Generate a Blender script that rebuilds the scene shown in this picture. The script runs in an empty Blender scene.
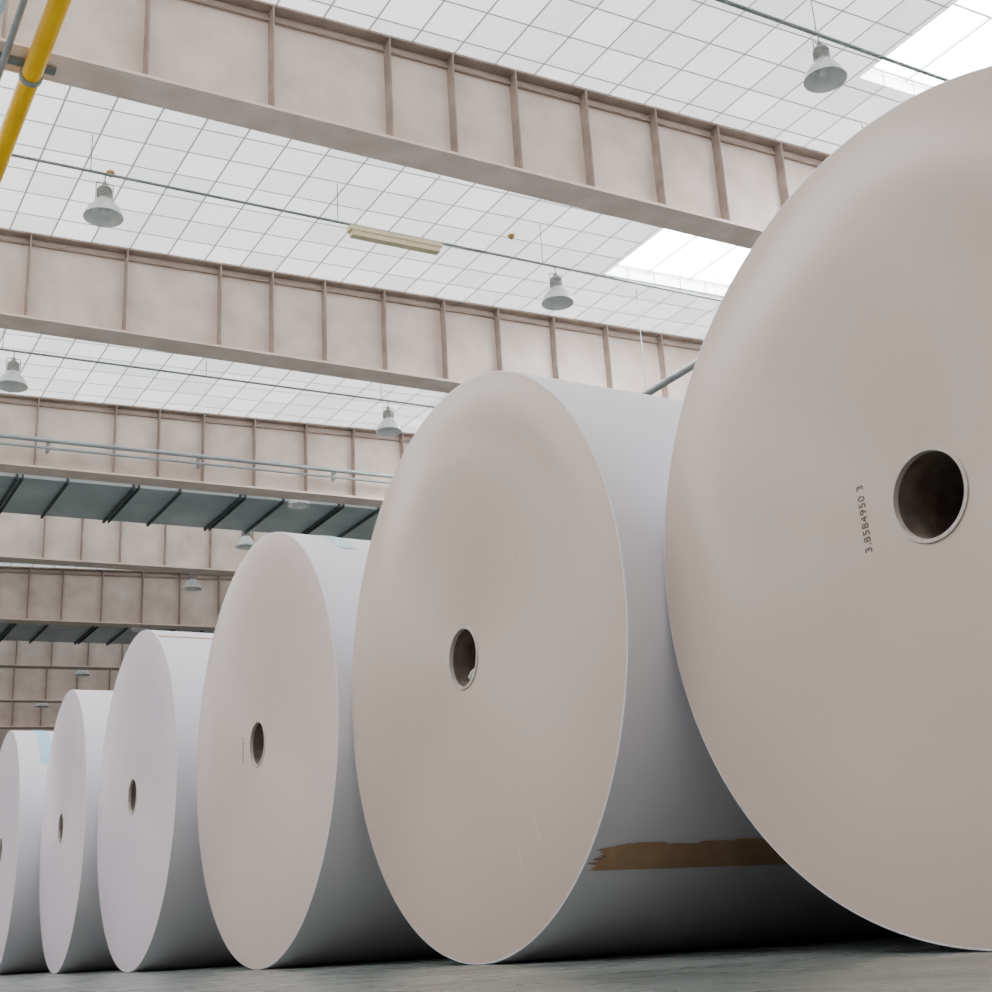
import bpy, bmesh, math, random
from mathutils import Vector, Matrix

# ------------------------------------------------------------------ materials
def new_mat(name):
    m = bpy.data.materials.new(name); m.use_nodes = True
    nt = m.node_tree
    return m, nt, nt.nodes['Principled BSDF']

def mat_noise(name, c1, c2, scale=3.0, rough=0.6, metal=0.0, bump=0.0, bscale=40.0, detail=6.0, spec=0.5, stretch=(1,1,1), lo=0.35, hi=0.65):
    m, nt, b = new_mat(name)
    N, L = nt.nodes, nt.links
    tc = N.new('ShaderNodeTexCoord'); mp = N.new('ShaderNodeMapping')
    mp.inputs['Scale'].default_value = stretch
    L.new(tc.outputs['Object'], mp.inputs['Vector'])
    n = N.new('ShaderNodeTexNoise'); n.inputs['Scale'].default_value = scale; n.inputs['Detail'].default_value = detail
    L.new(mp.outputs[0], n.inputs['Vector'])
    r = N.new('ShaderNodeValToRGB')
    r.color_ramp.elements[0].position = lo; r.color_ramp.elements[1].position = hi
    r.color_ramp.elements[0].color = (*c1, 1); r.color_ramp.elements[1].color = (*c2, 1)
    L.new(n.outputs['Fac'], r.inputs[0]); L.new(r.outputs[0], b.inputs['Base Color'])
    b.inputs['Roughness'].default_value = rough; b.inputs['Metallic'].default_value = metal
    b.inputs['Specular IOR Level'].default_value = spec
    if bump > 0:
        n2 = N.new('ShaderNodeTexNoise'); n2.inputs['Scale'].default_value = bscale; n2.inputs['Detail'].default_value = 4
        L.new(mp.outputs[0], n2.inputs['Vector'])
        bp = N.new('ShaderNodeBump'); bp.inputs['Strength'].default_value = bump; bp.inputs['Distance'].default_value = 0.01
        L.new(n2.outputs['Fac'], bp.inputs['Height']); L.new(bp.outputs[0], b.inputs['Normal'])
    return m

def mat_emit(name, col, s):
    m, nt, b = new_mat(name)
    b.inputs['Base Color'].default_value = (0.8, 0.8, 0.8, 1)
    b.inputs['Emission Color'].default_value = (*col, 1)
    b.inputs['Emission Strength'].default_value = s
    return m

M = {}
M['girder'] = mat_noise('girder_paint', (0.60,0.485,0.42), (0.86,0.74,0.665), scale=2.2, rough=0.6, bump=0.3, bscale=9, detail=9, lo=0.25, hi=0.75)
M['flange_bounce'] = mat_noise('girder_flange_bounce', (0.80,0.64,0.56), (0.92,0.78,0.70), scale=3, rough=0.6, bump=0.2, bscale=9, detail=8)  # web colour lightened and warmed: floor bounce light put into the colour
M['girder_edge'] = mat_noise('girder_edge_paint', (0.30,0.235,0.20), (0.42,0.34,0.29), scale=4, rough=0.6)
M['wall'] = mat_noise('wall_paint', (0.44,0.38,0.34), (0.52,0.46,0.41), scale=0.8, rough=0.8)
M['galv'] = mat_noise('galvanised_steel', (0.50,0.59,0.62), (0.72,0.80,0.83), scale=0.8, rough=0.42, metal=0.2)
M['galv_dark'] = mat_noise('duct_flange', (0.05,0.065,0.07), (0.09,0.11,0.12), scale=5, rough=0.6)
M['conduit'] = mat_noise('conduit_grey', (0.20,0.25,0.25), (0.30,0.35,0.35), scale=5, rough=0.5, metal=0.3)
M['pipe_grey'] = mat_noise('pipe_grey', (0.35,0.38,0.40), (0.45,0.48,0.5), scale=5, rough=0.4, metal=0.3)
M['tray'] = mat_noise('pale_blue_tray_paint', (0.66,0.78,0.88), (0.72,0.84,0.93), scale=2, rough=0.5)
M['yellow'] = mat_noise('yellow_pipe_paint', (0.98,0.52,0.0), (1.0,0.60,0.0), scale=3, rough=0.3)
M['lamp_alu'] = mat_noise('lamp_aluminium', (0.50,0.52,0.52), (0.66,0.68,0.68), scale=6, rough=0.35, metal=0.35)
M['lamp_dark'] = mat_noise('lamp_ballast', (0.30,0.31,0.30), (0.42,0.43,0.42), scale=6, rough=0.5)
M['lamp_glass'] = mat_noise('lamp_inside', (0.80,0.82,0.82), (0.90,0.92,0.92), scale=6, rough=0.3)
M['tube'] = mat_noise('fluorescent_cover', (0.78,0.68,0.42), (0.84,0.74,0.50), scale=3, rough=0.5)
M['sensor'] = mat_noise('sensor_plastic', (0.40,0.22,0.08), (0.45,0.26,0.10), scale=3, rough=0.5)
M['core'] = mat_noise('core_cardboard', (0.42,0.37,0.33), (0.52,0.46,0.41), scale=60, rough=0.8)
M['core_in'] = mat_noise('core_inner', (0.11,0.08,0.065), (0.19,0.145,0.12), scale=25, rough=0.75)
M['kraft'] = mat_noise('kraft_paper', (0.48,0.29,0.165), (0.56,0.355,0.21), scale=14, rough=0.7)
M['bluetape'] = mat_noise('blue_tape', (0.30,0.58,0.68), (0.36,0.64,0.73), scale=10, rough=0.5)
M['paletape'] = mat_noise('pale_blue_tape', (0.44,0.62,0.70), (0.50,0.67,0.75), scale=10, rough=0.5)
M['scrap'] = mat_noise('scrap_paper', (0.5,0.47,0.45), (0.6,0.57,0.55), scale=10, rough=0.8)
M['ink'] = mat_noise('ink', (0.05,0.04,0.045), (0.16,0.13,0.12), scale=160, rough=0.8)
M['scratch'] = mat_noise('scratch_mark', (0.66,0.56,0.48), (0.70,0.60,0.52), scale=30, rough=0.6)
M['frame'] = mat_noise('window_frame', (0.60,0.62,0.63), (0.70,0.72,0.73), scale=4, rough=0.5)
M['sky_pane'] = mat_emit('skylight_pane', (0.93,0.97,1.0), 26)
M['fill_rear'] = mat_emit('fill_pane_rear', (1.0,0.93,0.87), 0.9)  # glowing panes out of view, added as fill light
M['fill_side'] = mat_emit('fill_pane_side', (1.0,0.94,0.92), 0.65)

def mat_paper(name, c1, c2, rings, aniso=0.0, rough=0.5):
    m, nt, b = new_mat(name)
    N, L = nt.nodes, nt.links
    tc = N.new('ShaderNodeTexCoord')
    n = N.new('ShaderNodeTexNoise'); n.inputs['Scale'].default_value = 1.6; n.inputs['Detail'].default_value = 4
    L.new(tc.outputs['Object'], n.inputs['Vector'])
    fac = n.outputs['Fac']
    if rings:
        s = N.new('ShaderNodeSeparateXYZ'); L.new(tc.outputs['Object'], s.inputs[0])
        cb = N.new('ShaderNodeCombineXYZ'); L.new(s.outputs[1], cb.inputs[0]); L.new(s.outputs[2], cb.inputs[1])
        ln = N.new('ShaderNodeVectorMath'); ln.operation = 'LENGTH'; L.new(cb.outputs[0], ln.inputs[0])
        rn = N.new('ShaderNodeTexNoise'); rn.noise_dimensions = '1D'; rn.inputs['Scale'].default_value = 60; rn.inputs['Detail'].default_value = 6
        L.new(ln.outputs['Value'], rn.inputs['W'])
        mx = N.new('ShaderNodeMath'); mx.operation = 'MULTIPLY_ADD'; mx.inputs[1].default_value = 0.15
        L.new(rn.outputs['Fac'], mx.inputs[0])
        mm = N.new('ShaderNodeMath'); mm.operation = 'MULTIPLY'; mm.inputs[1].default_value = 0.85
        L.new(fac, mm.inputs[0]); L.new(mm.outputs[0], mx.inputs[2])
        fac = mx.outputs[0]
        b.inputs['Anisotropic'].default_value = aniso
        tg = N.new('ShaderNodeTangent'); tg.direction_type = 'RADIAL'; tg.axis = 'X'
        L.new(tg.outputs[0], b.inputs['Tangent'])
    r = N.new('ShaderNodeValToRGB')
    r.color_ramp.elements[0].position = 0.3; r.color_ramp.elements[1].position = 0.7
    r.color_ramp.elements[0].color = (*c1, 1); r.color_ramp.elements[1].color = (*c2, 1)
    L.new(fac, r.inputs[0]); L.new(r.outputs[0], b.inputs['Base Color'])
    b.inputs['Roughness'].default_value = rough
    b.inputs['Specular IOR Level'].default_value = 0.5
    return m
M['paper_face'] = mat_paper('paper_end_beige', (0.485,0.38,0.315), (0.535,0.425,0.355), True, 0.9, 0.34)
M['paper_face_b'] = mat_paper('paper_end_cream_lit', (0.545,0.45,0.415), (0.595,0.495,0.455), True, 0.9, 0.34)  # paler copy: light on the third roll put into the colour
M['paper_face_c'] = mat_paper('paper_end_lilac_lit', (0.62,0.54,0.59), (0.66,0.575,0.63), True, 0.9, 0.34)  # purplish light on the far rolls put into the paper colour
M['paper_side'] = mat_paper('paper_roll_wrap', (0.66,0.635,0.675), (0.71,0.685,0.725), False)

TILE = 0.5
def mat_ceiling():
    m, nt, b = new_mat('glowing_ceiling_tiles'); N, L = nt.nodes, nt.links
    tc = N.new('ShaderNodeTexCoord'); s = N.new('ShaderNodeSeparateXYZ'); L.new(tc.outputs['Object'], s.inputs[0])
    ds = []
    for ax, off in ((0, 0.13), (1, 0.22)):
        a = N.new('ShaderNodeMath'); a.operation = 'ADD'; a.inputs[1].default_value = off + 60
        L.new(s.outputs[ax], a.inputs[0])
        p = N.new('ShaderNodeMath'); p.operation = 'PINGPONG'; p.inputs[1].default_value = TILE/2
        L.new(a.outputs[0], p.inputs[0]); ds.append(p.outputs[0])
    mn = N.new('ShaderNodeMath'); mn.operation = 'MINIMUM'; L.new(ds[0], mn.inputs[0]); L.new(ds[1], mn.inputs[1])
    mr = N.new('ShaderNodeMapRange'); mr.inputs['From Min'].default_value = 0.007; mr.inputs['From Max'].default_value = 0.014
    L.new(mn.outputs[0], mr.inputs['Value'])
    sn = N.new('ShaderNodeVectorMath'); sn.operation = 'SNAP'; sn.inputs[1].default_value = (TILE, TILE, 500)
    ad = N.new('ShaderNodeVectorMath'); ad.operation = 'ADD'; ad.inputs[1].default_value = (60.13, 60.22, 0)
    L.new(tc.outputs['Object'], ad.inputs[0]); L.new(ad.outputs[0], sn.inputs[0])
    wn = N.new('ShaderNodeTexWhiteNoise'); L.new(sn.outputs[0], wn.inputs['Vector'])
    tr = N.new('ShaderNodeMix'); tr.data_type = 'RGBA'
    tr.inputs['A'].default_value = (0.72,0.735,0.75,1); tr.inputs['B'].default_value = (0.90,0.91,0.92,1)
    L.new(wn.outputs['Value'], tr.inputs['Factor'])
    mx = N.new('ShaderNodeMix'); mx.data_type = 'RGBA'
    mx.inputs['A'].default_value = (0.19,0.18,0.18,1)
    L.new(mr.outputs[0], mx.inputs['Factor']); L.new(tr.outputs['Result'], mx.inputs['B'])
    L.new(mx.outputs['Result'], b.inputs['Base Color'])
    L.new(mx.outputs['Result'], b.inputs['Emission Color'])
    b.inputs['Emission Strength'].default_value = 1.75  # glow added to brighten the ceiling and light the rolls from above
    b.inputs['Roughness'].default_value = 0.55
    return m
M['ceiling'] = mat_ceiling()
# copy of the tiles with weaker added glow, darkens the far bays
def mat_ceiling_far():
    m = M['ceiling'].copy(); m.name = 'weak_glow_ceiling_tiles'
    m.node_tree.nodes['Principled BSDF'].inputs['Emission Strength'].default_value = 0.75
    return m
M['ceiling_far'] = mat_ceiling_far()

def mat_floor():
    m = mat_noise('polished_concrete', (0.075,0.09,0.083), (0.155,0.175,0.163), scale=2.2, rough=0.25, bump=0.15, bscale=18, detail=12)
    nt = m.node_tree; N, L = nt.nodes, nt.links; b = N['Principled BSDF']
    tc = N.new('ShaderNodeTexCoord'); n = N.new('ShaderNodeTexNoise'); n.inputs['Scale'].default_value = 5; n.inputs['Detail'].default_value = 8
    L.new(tc.outputs['Object'], n.inputs['Vector'])
    mr = N.new('ShaderNodeMapRange'); mr.inputs['To Min'].default_value = 0.12; mr.inputs['To Max'].default_value = 0.45
    L.new(n.outputs['Fac'], mr.inputs['Value']); L.new(mr.outputs[0], b.inputs['Roughness'])
    return m
M['floor'] = mat_floor()

# ------------------------------------------------------------------ builder
class Builder:
    def __init__(self, mats):
        self.bm = bmesh.new(); self.mats = mats; self.warp = None
    def idx(self, k): return self.mats.index(k)
    def box(self, x0, x1, y0, y1, z0, z1, k):
        vs = [self.bm.verts.new(p) for p in ((x0,y0,z0),(x1,y0,z0),(x1,y1,z0),(x0,y1,z0),(x0,y0,z1),(x1,y0,z1),(x1,y1,z1),(x0,y1,z1))]
        for f in ((0,3,2,1),(4,5,6,7),(0,1,5,4),(1,2,6,5),(2,3,7,6),(3,0,4,7)):
            fc = self.bm.faces.new([vs[i] for i in f]); fc.material_index = self.idx(k)
    def lathe(self, prof, k, mat=Matrix.Identity(4), seg=32, cap0=False, cap1=False):
        rings = []
        for r, z in prof:
            rings.append([self.bm.verts.new(mat @ Vector((r*math.cos(2*math.pi*i/seg), r*math.sin(2*math.pi*i/seg), z))) for i in range(seg)])
        for j in range(len(rings)-1):
            kk = k[j] if isinstance(k, list) else k
            for i in range(seg):
                f = self.bm.faces.new((rings[j][i], rings[j][(i+1)%seg], rings[j+1][(i+1)%seg], rings[j+1][i]))
                f.material_index = self.idx(kk); f.smooth = True
        kk = k[0] if isinstance(k, list) else k
        if cap0:
            f = self.bm.faces.new(rings[0][::-1]); f.material_index = self.idx(kk)
        if cap1:
            kk = k[-1] if isinstance(k, list) else k
            f = self.bm.faces.new(rings[-1]); f.material_index = self.idx(kk)
        return rings
    def tube(self, a, b, r, k, seg=12):
        a, b = Vector(a), Vector(b); d = b-a
        q = d.to_track_quat('Z', 'Y').to_matrix().to_4x4()
        self.lathe([(r,0),(r,d.length)], k, Matrix.Translation(a) @ q, seg, True, True)
    def done(self, name, loc=(0,0,0), recalc=True, parent=None, sharp=35, scale=1.0):
        if self.warp:
            for v in self.bm.verts: v.co = self.warp(v.co)
        if recalc: bmesh.ops.recalc_face_normals(self.bm, faces=self.bm.faces)
        me = bpy.data.meshes.new(name); self.bm.to_mesh(me); self.bm.free()
        for k in self.mats: me.materials.append(M[k])
        me.set_sharp_from_angle(angle=math.radians(sharp))
        ob = bpy.data.objects.new(name, me); ob.location = loc; ob.scale = (scale,)*3
        bpy.context.scene.collection.objects.link(ob)
        if parent: ob.parent = parent
        return ob

# pitched roof: the hall gets higher towards +X
def ztop(x): return 8.617 + 0.055*x
def zbot(x): return 7.467 + 0.028*x
def zcon(x): return 8.20 + 0.033*x
X0, X1, Y0, Y1 = -12.0, 22.0, -12.0, 52.0
GY = [-5.6, -0.4, 4.85, 10.12, 15.35, 20.68, 26.0, 31.2, 36.5, 41.8, 47.0]
roofwarp = lambda c: Vector((c.x, c.y, ztop(c.x)+c.z))

# ------------------------------------------------------------------ shell
B = Builder(['floor']); B.box(X0-.3, X1+.3, Y0-.3, Y1+.3, -0.3, 0, 'floor'); B.done('floor')
sky_y = [(1.0,3.4),(6.1,8.6),(11.3,13.75),(16.3,18.75)]
YF = 26.0
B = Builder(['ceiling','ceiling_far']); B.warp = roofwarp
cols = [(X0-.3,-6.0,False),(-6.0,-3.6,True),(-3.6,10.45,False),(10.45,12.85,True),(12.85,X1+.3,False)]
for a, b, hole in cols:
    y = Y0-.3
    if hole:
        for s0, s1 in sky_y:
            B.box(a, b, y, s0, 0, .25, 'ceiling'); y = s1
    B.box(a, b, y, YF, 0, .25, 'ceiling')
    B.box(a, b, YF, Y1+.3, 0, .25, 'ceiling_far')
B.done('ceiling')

def skylight(xa, xb, ya, yb):
    B = Builder(['sky_pane','frame']); B.warp = roofwarp
    xa += .004; xb -= .004; ya += .004; yb -= .004
    B.box(xa, xb, ya, yb, .2, .24, 'sky_pane')
    for i in range(4):
        x = xa + .02 + (xb-xa-.04)*i/3
        B.box(x-.012, x+.012, ya, yb, .16, .2, 'frame')
    for y in (ya+.03, (ya+yb)/2, yb-.03):
        B.box(xa, xb, y-.012, y+.012, .165, .195, 'frame')
    B.done('skylight')
for s in sky_y:
    skylight(10.45, 12.85, *s); skylight(-6.0, -3.6, *s)  # the left row is unseen, added for more light

def wall_fill_panel(name, axis, pos, a0, a1, z0, z1, inward, k, nx, nz):  # framed glowing panel added on an unseen wall as fill
    B = Builder([k,'frame'])
    def bx(u0,u1,d0,d1,w0,w1,kk):
        p0, p1 = sorted((pos+inward*d0, pos+inward*d1))
        if axis == 'X': B.box(p0,p1,u0,u1,w0,w1,kk)
        else: B.box(u0,u1,p0,p1,w0,w1,kk)
    bx(a0,a1,0.0,0.02,z0,z1,k)
    for i in range(nx+1):
        u = a0+(a1-a0)*i/nx; bx(u-.04,u+.04,0.02,0.08,z0,z1,'frame')
    for i in range(nz+1):
        w = z0+(z1-z0)*i/nz; bx(a0,a1,0.02,0.075,w-.04,w+.04,'frame')
    B.done(name)
for nm, bx in (('wall_left',(X0-.3,X0,Y0-.3,Y1+.3)),('wall_right',(X1,X1+.3,Y0-.3,Y1+.3)),
               ('wall_rear',(X0,X1,Y0-.3,Y0)),('wall_far',(X0,X1,Y1,Y1+.3))):
    B = Builder(['wall']); B.box(*bx,0,1,'wall'); B.warp = lambda c: Vector((c.x,c.y,c.z*ztop(c.x))); B.done(nm)
wall_fill_panel('fill_panel_1','Y',Y0,-10,20,2.0,7.0,1,'fill_rear',20,4)
wall_fill_panel('fill_panel_2','X',X0,-8,30,3.5,6.8,1,'fill_side',24,3)
wall_fill_panel('fill_panel_3','X',X1,-8,30,3.5,7.6,-1,'fill_side',24,3)

# ------------------------------------------------------------------ tapered girders
stx = [-11.2,-10,-8.7,-7.4,-6.2,-5,-3.7,-2.4,-1.15,0.1,1.4,2.63,3.84,5.10,5.84,6.62,7.55,8.53,9.47,10.48,11.5,12.6,13.9,15.15,16.4,17.2,18,19,20,21]
def gwarp(c):
    zb, zt = zbot(c.x), ztop(c.x)-.004
    return Vector((c.x, c.y, zb + (zt-zb)*c.z))
for y in GY:
    B = Builder(['girder','girder_edge','flange_bounce']); B.warp = gwarp
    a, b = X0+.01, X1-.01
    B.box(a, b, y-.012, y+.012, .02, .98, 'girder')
    B.box(a, b, y-.20, y+.20, 0, .025, 'flange_bounce')
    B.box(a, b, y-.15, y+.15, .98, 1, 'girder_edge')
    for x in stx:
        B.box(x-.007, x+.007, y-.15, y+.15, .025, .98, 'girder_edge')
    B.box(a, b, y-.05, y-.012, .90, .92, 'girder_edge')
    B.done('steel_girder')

# ------------------------------------------------------------------ ducts
for y0, y1 in ((22.15, 24.2), (32.95, 35.05)):
    B = Builder(['galv','galv_dark']); B.warp = lambda c: Vector((c.x, c.y, c.z+.03*c.x))
    B.box(X0+.2, X1-.2, y0, y1, 7.85, 8.35, 'galv')
    x = X0+.7; i = 0
    while x < X1-.5:
        B.box(x-.02, x+.02, y0-.04, y1+.04, 7.80, 8.40, 'galv_dark')
        if i % 2: B.box(x+.08, x+.11, y0-.04, y1+.04, 7.81, 8.39, 'galv_dark')
        x += 0.85 if i % 2 else 1.15; i += 1
    x = X0+1.5
    while x < X1-.5:
        for y in (y0+.05, y1-.05): B.tube((x,y,8.35),(x,y,8.617+.025*x-.01),.008,'galv_dark',6)
        x += 3
    B.done('ventilation_duct')

# ------------------------------------------------------------------ conduits + lamps
def conduit(y, r=.017, up=True):
    B = Builder(['conduit'])
    a, b = X0+.05, X1-.05
    B.tube((a,y,zcon(a)),(b,y,zcon(b)),r,'conduit',8)
    B.tube((a,y+.05,zcon(a)+.03),(b,y+.05,zcon(b)+.03),r*.6,'conduit',6)
    x = 2.95 - 12
    while up and x < X1:
        B.tube((x,y,zcon(x)),(x,y,ztop(x)-.006),.006,'conduit',6); x += 2.96
    B.done('lighting_conduit')
def lamp(x, y):
    B = Builder(['lamp_alu','lamp_dark','lamp_glass','conduit'])
    B.tube((0,0,.24),(0,0,.35),.008,'conduit',6)
    B.lathe([(.02,.26),(.03,.25),(.035,.20),(.075,.18),(.08,.16),(.08,.04),(.075,.02)],'lamp_dark',seg=24,cap0=True,cap1=True)
    for k in range(4):
        z = .05+.03*k; B.lathe([(.08,z),(.09,z+.004),(.09,z+.010),(.08,z+.014)],'lamp_dark',seg=24)
    B.lathe([(.07,.03),(.10,0.0),(.14,-.05),(.185,-.11),(.215,-.17),(.228,-.21),(.232,-.22)],'lamp_alu',seg=40)
    B.lathe([(.232,-.22),(.225,-.22),(.205,-.17),(.175,-.11),(.13,-.05),(.08,.0)],'lamp_glass',seg=40,cap1=True)
    B.lathe([(.03,0.0),(.055,-.05),(.06,-.10),(.045,-.15),(.01,-.17)],'lamp_glass',seg=20,cap1=True)
    for s in (-1,1):
        B.tube((s*.10,0,-.01),(s*.10,0,.24),.006,'conduit',6)
    B.tube((-.10,0,.24),(.10,0,.24),.006,'conduit',6)
    B.done('pendant_lamp', loc=(x,y,zcon(x)-.345), recalc=False, scale=.93)
for y in (2.3, 7.6, 12.8, 17.8):
    conduit(y)
    for x in (-9.05,-3.05, 2.95, 8.73 if y < 8 else (8.9 if y < 14 else 8.83), 14.85): lamp(x, y)
for y in (21.85, 24.75, 28.3, 32.6, 38.6, 44):
    conduit(y)
    for x in (2.95, 8.9, 14.85): lamp(x, y)

# fluorescent batten
B = Builder(['tube','frame']); B.warp = lambda c: Vector((c.x, c.y, c.z-8.36+zcon(c.x)))
B.box(5.89,7.16,12.74,12.86,8.27,8.33,'tube'); B.box(5.92,7.13,12.75,12.85,8.20,8.27,'tube')
for x in (6.1,6.95): B.box(x-.01,x+.01,12.79,12.81,8.33,8.342,'frame')
B.done('fluorescent_batten')

for x, y in ((3.17,13.5),(8.5,13.2),(8.47,18.3)):
    B = Builder(['sensor']); B.lathe([(.05,0),(.05,-.02),(.03,-.045),(.02,-.06)],'sensor',seg=20,cap0=True,cap1=True)
    B.done('smoke_detector', loc=(x,y,ztop(x)))

# pipes on girder
B = Builder(['pipe_grey']); B.warp = lambda c: Vector((c.x, c.y, c.z+.03*c.x))
B.tube((X0+.1,20.33,7.88),(X1-.1,20.33,7.88),.04,'pipe_grey',12)
B.tube((X0+.1,20.36,7.76),(X1-.1,20.36,7.76),.022,'pipe_grey',10)
x = X0+1
while x < X1:
    B.box(x-.02,x+.02,20.36,20.52,7.72,7.90,'pipe_grey'); x += 2.5
B.done('water_pipe')

# yellow gas pipe with clamps under each girder
B = Builder(['yellow','conduit','pipe_grey'])
px = 1.66; pz = 7.38
B.tube((px,Y0+.1,pz),(px,Y1-.1,pz),.085,'yellow',20)
for y in GY:
    B.lathe([(.088,-.03),(.10,-.03),(.10,.03),(.088,.03)],'conduit',Matrix.Translation((px,y,pz)) @ Matrix.Rotation(math.pi/2,4,'X'),20)
    B.box(px-.38,px+.2,y-.04,y+.04,pz+.09,pz+.12,'conduit')
B.tube((px-.24,Y0+.1,pz+.05),(px-.24,Y1-.1,pz+.05),.03,'pipe_grey',12)
B.done('yellow_gas_pipe')
# pale blue cable tray beside it
B = Builder(['tray'])
B.box(.70,1.29,Y0+.1,9.85,7.40,7.415,'tray')
B.box(.70,.715,Y0+.1,9.85,7.415,7.46,'tray'); B.box(1.275,1.29,Y0+.1,9.85,7.415,7.46,'tray')
B.done('cable_tray')

# grey pipe right
B = Builder(['pipe_grey','conduit'])
B.tube((11.2,-5,7.5),(11.2,14.2,7.5),.055,'pipe_grey',16)
B.lathe([(.055,0),(.065,0),(.065,.06),(.0,.06)],'pipe_grey',Matrix.Translation((11.2,14.2,7.5)) @ Matrix.Rotation(-math.pi/2,4,'X'),16)
for y in (9.3,14.0): B.tube((11.2,y,7.5),(11.2,y,ztop(11.2)-.01),.008,'conduit',6)
B.done('grey_pipe')

# ------------------------------------------------------------------ paper rolls
LEN = 2.3
def paper_roll(x, y, th, R=0.75, L=LEN, fm='paper_face'):
    e = bpy.data.objects.new('paper_roll', None)
    bpy.context.scene.collection.objects.link(e)
    e.location = (x, y, R); e.rotation_euler = (0, 0, math.radians(-th))
    TX = Matrix.Rotation(math.pi/2, 4, 'Y')     # local z -> +x
    B = Builder([fm,'paper_side'])
    prof = [(0.083,0),(0.25,0),(0.5,0),(R-.004,0),(R-.001,.001),(R,.004),(R,L*.5),(R,L-.004),(R-.001,L-.001),(R-.004,L),(0.5,L),(0.083,L)]
    ks = [fm]*3+['paper_side']*6+[fm]*2
    B.lathe(prof, ks, TX, 256)
    B.done('wound_paper', parent=e, sharp=30)
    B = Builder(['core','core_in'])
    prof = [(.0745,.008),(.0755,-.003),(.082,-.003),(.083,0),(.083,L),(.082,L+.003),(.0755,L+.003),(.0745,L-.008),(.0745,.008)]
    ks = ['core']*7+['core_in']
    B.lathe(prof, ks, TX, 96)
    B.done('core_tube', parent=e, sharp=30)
    return e
def roll_patch(e, R, xa, xb, a0, a1, k, name, ragged=0.0, n=90):
    bm = bmesh.new(); rows = []
    ra = random.Random(3); mcols = 16
    jag = [ra.uniform(0,.04) for _ in range(mcols+1)]
    step = 0
    for i in range(n+1):
        t = i/n; x = xa + (xb-xa)*t
        lo, hi = a0, a1
        if ragged:
            if i % 9 == 0: step = ra.uniform(-.45,.3)
            hi += ragged*step - ragged*max(0, 1-t/.12)*1.2 + .15*ragged*(ra.random()-.5)
        row = []
        for j in range(mcols+1):
            a = math.radians(lo + (hi-lo)*j/mcols)
            xx = x + (jag[j]*max(0,1-t/.1) if ragged else 0)
            row.append(bm.verts.new((xx, -(R+.002)*math.cos(a), (R+.002)*math.sin(a))))
        rows.append(row)
    for i in range(n):
        for j in range(mcols):
            bm.faces.new((rows[i][j], rows[i+1][j], rows[i+1][j+1], rows[i][j+1])).smooth = True
    me = bpy.data.meshes.new(name); bm.to_mesh(me); bm.free(); me.materials.append(M[k])
    o = bpy.data.objects.new(name, me); bpy.context.scene.collection.objects.link(o); o.parent = e
    return o

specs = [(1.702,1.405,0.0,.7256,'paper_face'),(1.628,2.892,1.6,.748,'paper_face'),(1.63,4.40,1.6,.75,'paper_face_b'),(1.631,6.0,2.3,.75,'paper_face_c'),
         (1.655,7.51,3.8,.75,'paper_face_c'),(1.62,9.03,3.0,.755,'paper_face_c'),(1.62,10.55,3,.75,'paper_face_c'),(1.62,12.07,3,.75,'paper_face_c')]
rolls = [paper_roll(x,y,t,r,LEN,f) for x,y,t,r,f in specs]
roll_patch(rolls[1], .748, .005, .95, -48.7, -42.9, 'kraft', 'kraft_strip', ragged=1.1)
roll_patch(rolls[2], .75, .14, .20, 54, 76, 'paletape', 'tape')
roll_patch(rolls[3], .75, .005, 1.2, 61.0, 62.2, 'kraft', 'wrap_seam')
roll_patch(rolls[5], .755, .13, .21, 38, 84, 'bluetape', 'tape')
def stamp(e, txt, size, y, z):
    cu = bpy.data.curves.new('stamp', 'FONT'); cu.body = txt; cu.size = size; cu.align_x = 'CENTER'; cu.align_y = 'CENTER'
    cu.extrude = 0.0003; cu.space_character = 1.12
    o = bpy.data.objects.new('serial_stamp', cu); bpy.context.scene.collection.objects.link(o)
    cu.materials.append(M['ink']); o.parent = e
    o.matrix_local = Matrix(((0,0,-1,-.0006),(0,1,0,y),(1,0,0,z),(0,0,0,1)))
stamp(rolls[0], '3.8584950 3', .0225, .147, .002)
stamp(rolls[2], '38584950 3', .016, .16, .0)
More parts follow.
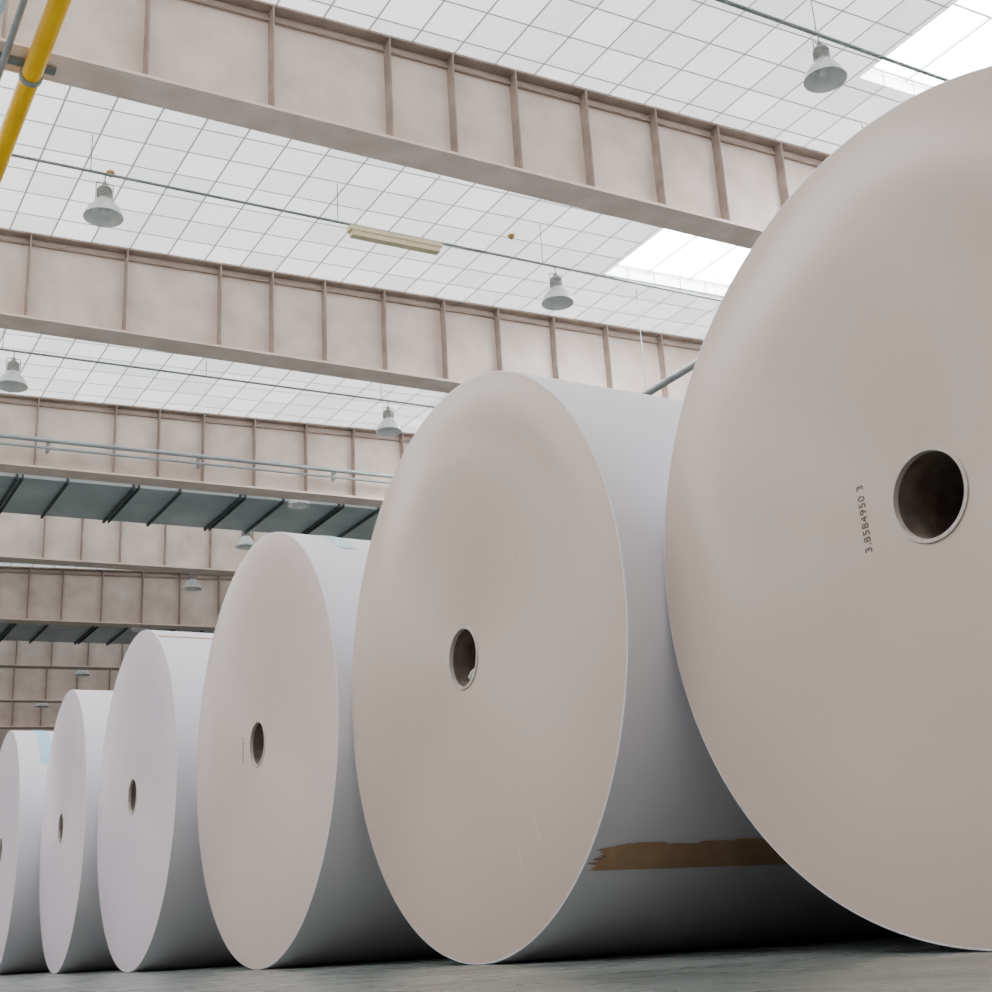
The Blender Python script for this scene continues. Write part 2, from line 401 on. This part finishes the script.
# faint handling scratches on the end of the second roll
bm = bmesh.new()
for (y0,z0,y1,z1) in ((-.02,.62,-.10,.50),(-.13,.60,-.15,.56),(-.30,-.40,-.34,-.52),(-.22,-.44,-.25,-.60),(-.28,.22,-.29,.17),(.25,-.30,.26,-.22)):
    d = Vector((0,y1-y0,z1-z0)).normalized(); nn = Vector((0,-d.z,d.y))*.0013
    a, b = Vector((-.0006,y0,z0)), Vector((-.0006,y1,z1)); mid = (a+b)/2
    v = [bm.verts.new(p) for p in (a, mid-nn, b, mid+nn)]; bm.faces.new(v)
me = bpy.data.meshes.new('scratches'); bm.to_mesh(me); bm.free(); me.materials.append(M['scratch'])
o = bpy.data.objects.new('scratches', me); bpy.context.scene.collection.objects.link(o); o.parent = rolls[1]
# scrap of paper left in the core of the second roll
bm = bmesh.new(); ra = random.Random(5)
bmesh.ops.create_icosphere(bm, subdivisions=3, radius=.05)
for v in bm.verts:
    v.co *= 1 + ra.uniform(-.12,.12)
me = bpy.data.meshes.new('scrap'); bm.to_mesh(me); bm.free(); me.materials.append(M['scrap'])
o = bpy.data.objects.new('crumpled_scrap', me); bpy.context.scene.collection.objects.link(o)
o.parent = rolls[1]; o.location = (.065,-.012,-.045); o.scale = (1.0,.9,.45)

# ------------------------------------------------------------------ camera
CH = 0.067
F = 1301.0
vy = Vector((-806.0, 486.0, F)).normalized()
n = Vector((0.0588, 0.99827, 0))
hz = 437.7
zc = Vector((-n.x*F*F/hz, -n.y*F*F/hz, F)).normalized()
zc = (zc - zc.dot(vy)*vy).normalized()
xc = vy.cross(zc)
if xc.z < 0: xc = -xc
right = Vector((xc.x, vy.x, zc.x)); down = Vector((xc.y, vy.y, zc.y)); fwd = Vector((xc.z, vy.z, zc.z))
cam = bpy.data.cameras.new('camera'); co = bpy.data.objects.new('camera', cam)
bpy.context.scene.collection.objects.link(co)
m = Matrix.Identity(4)
for i in range(3):
    m[i][0] = right[i]; m[i][1] = -down[i]; m[i][2] = -fwd[i]
m[2][3] = CH
co.matrix_world = m
cam.sensor_width = 36; cam.lens = F/992*36; cam.clip_start = .01; cam.clip_end = 300
bpy.context.scene.camera = co

# ------------------------------------------------------------------ world
w = bpy.data.worlds.new('world'); bpy.context.scene.world = w; w.use_nodes = True
nt = w.node_tree; bg = nt.nodes['Background']
sk = nt.nodes.new('ShaderNodeTexSky'); sk.sky_type = 'HOSEK_WILKIE'
nt.links.new(sk.outputs[0], bg.inputs[0]); bg.inputs[1].default_value = 1.0
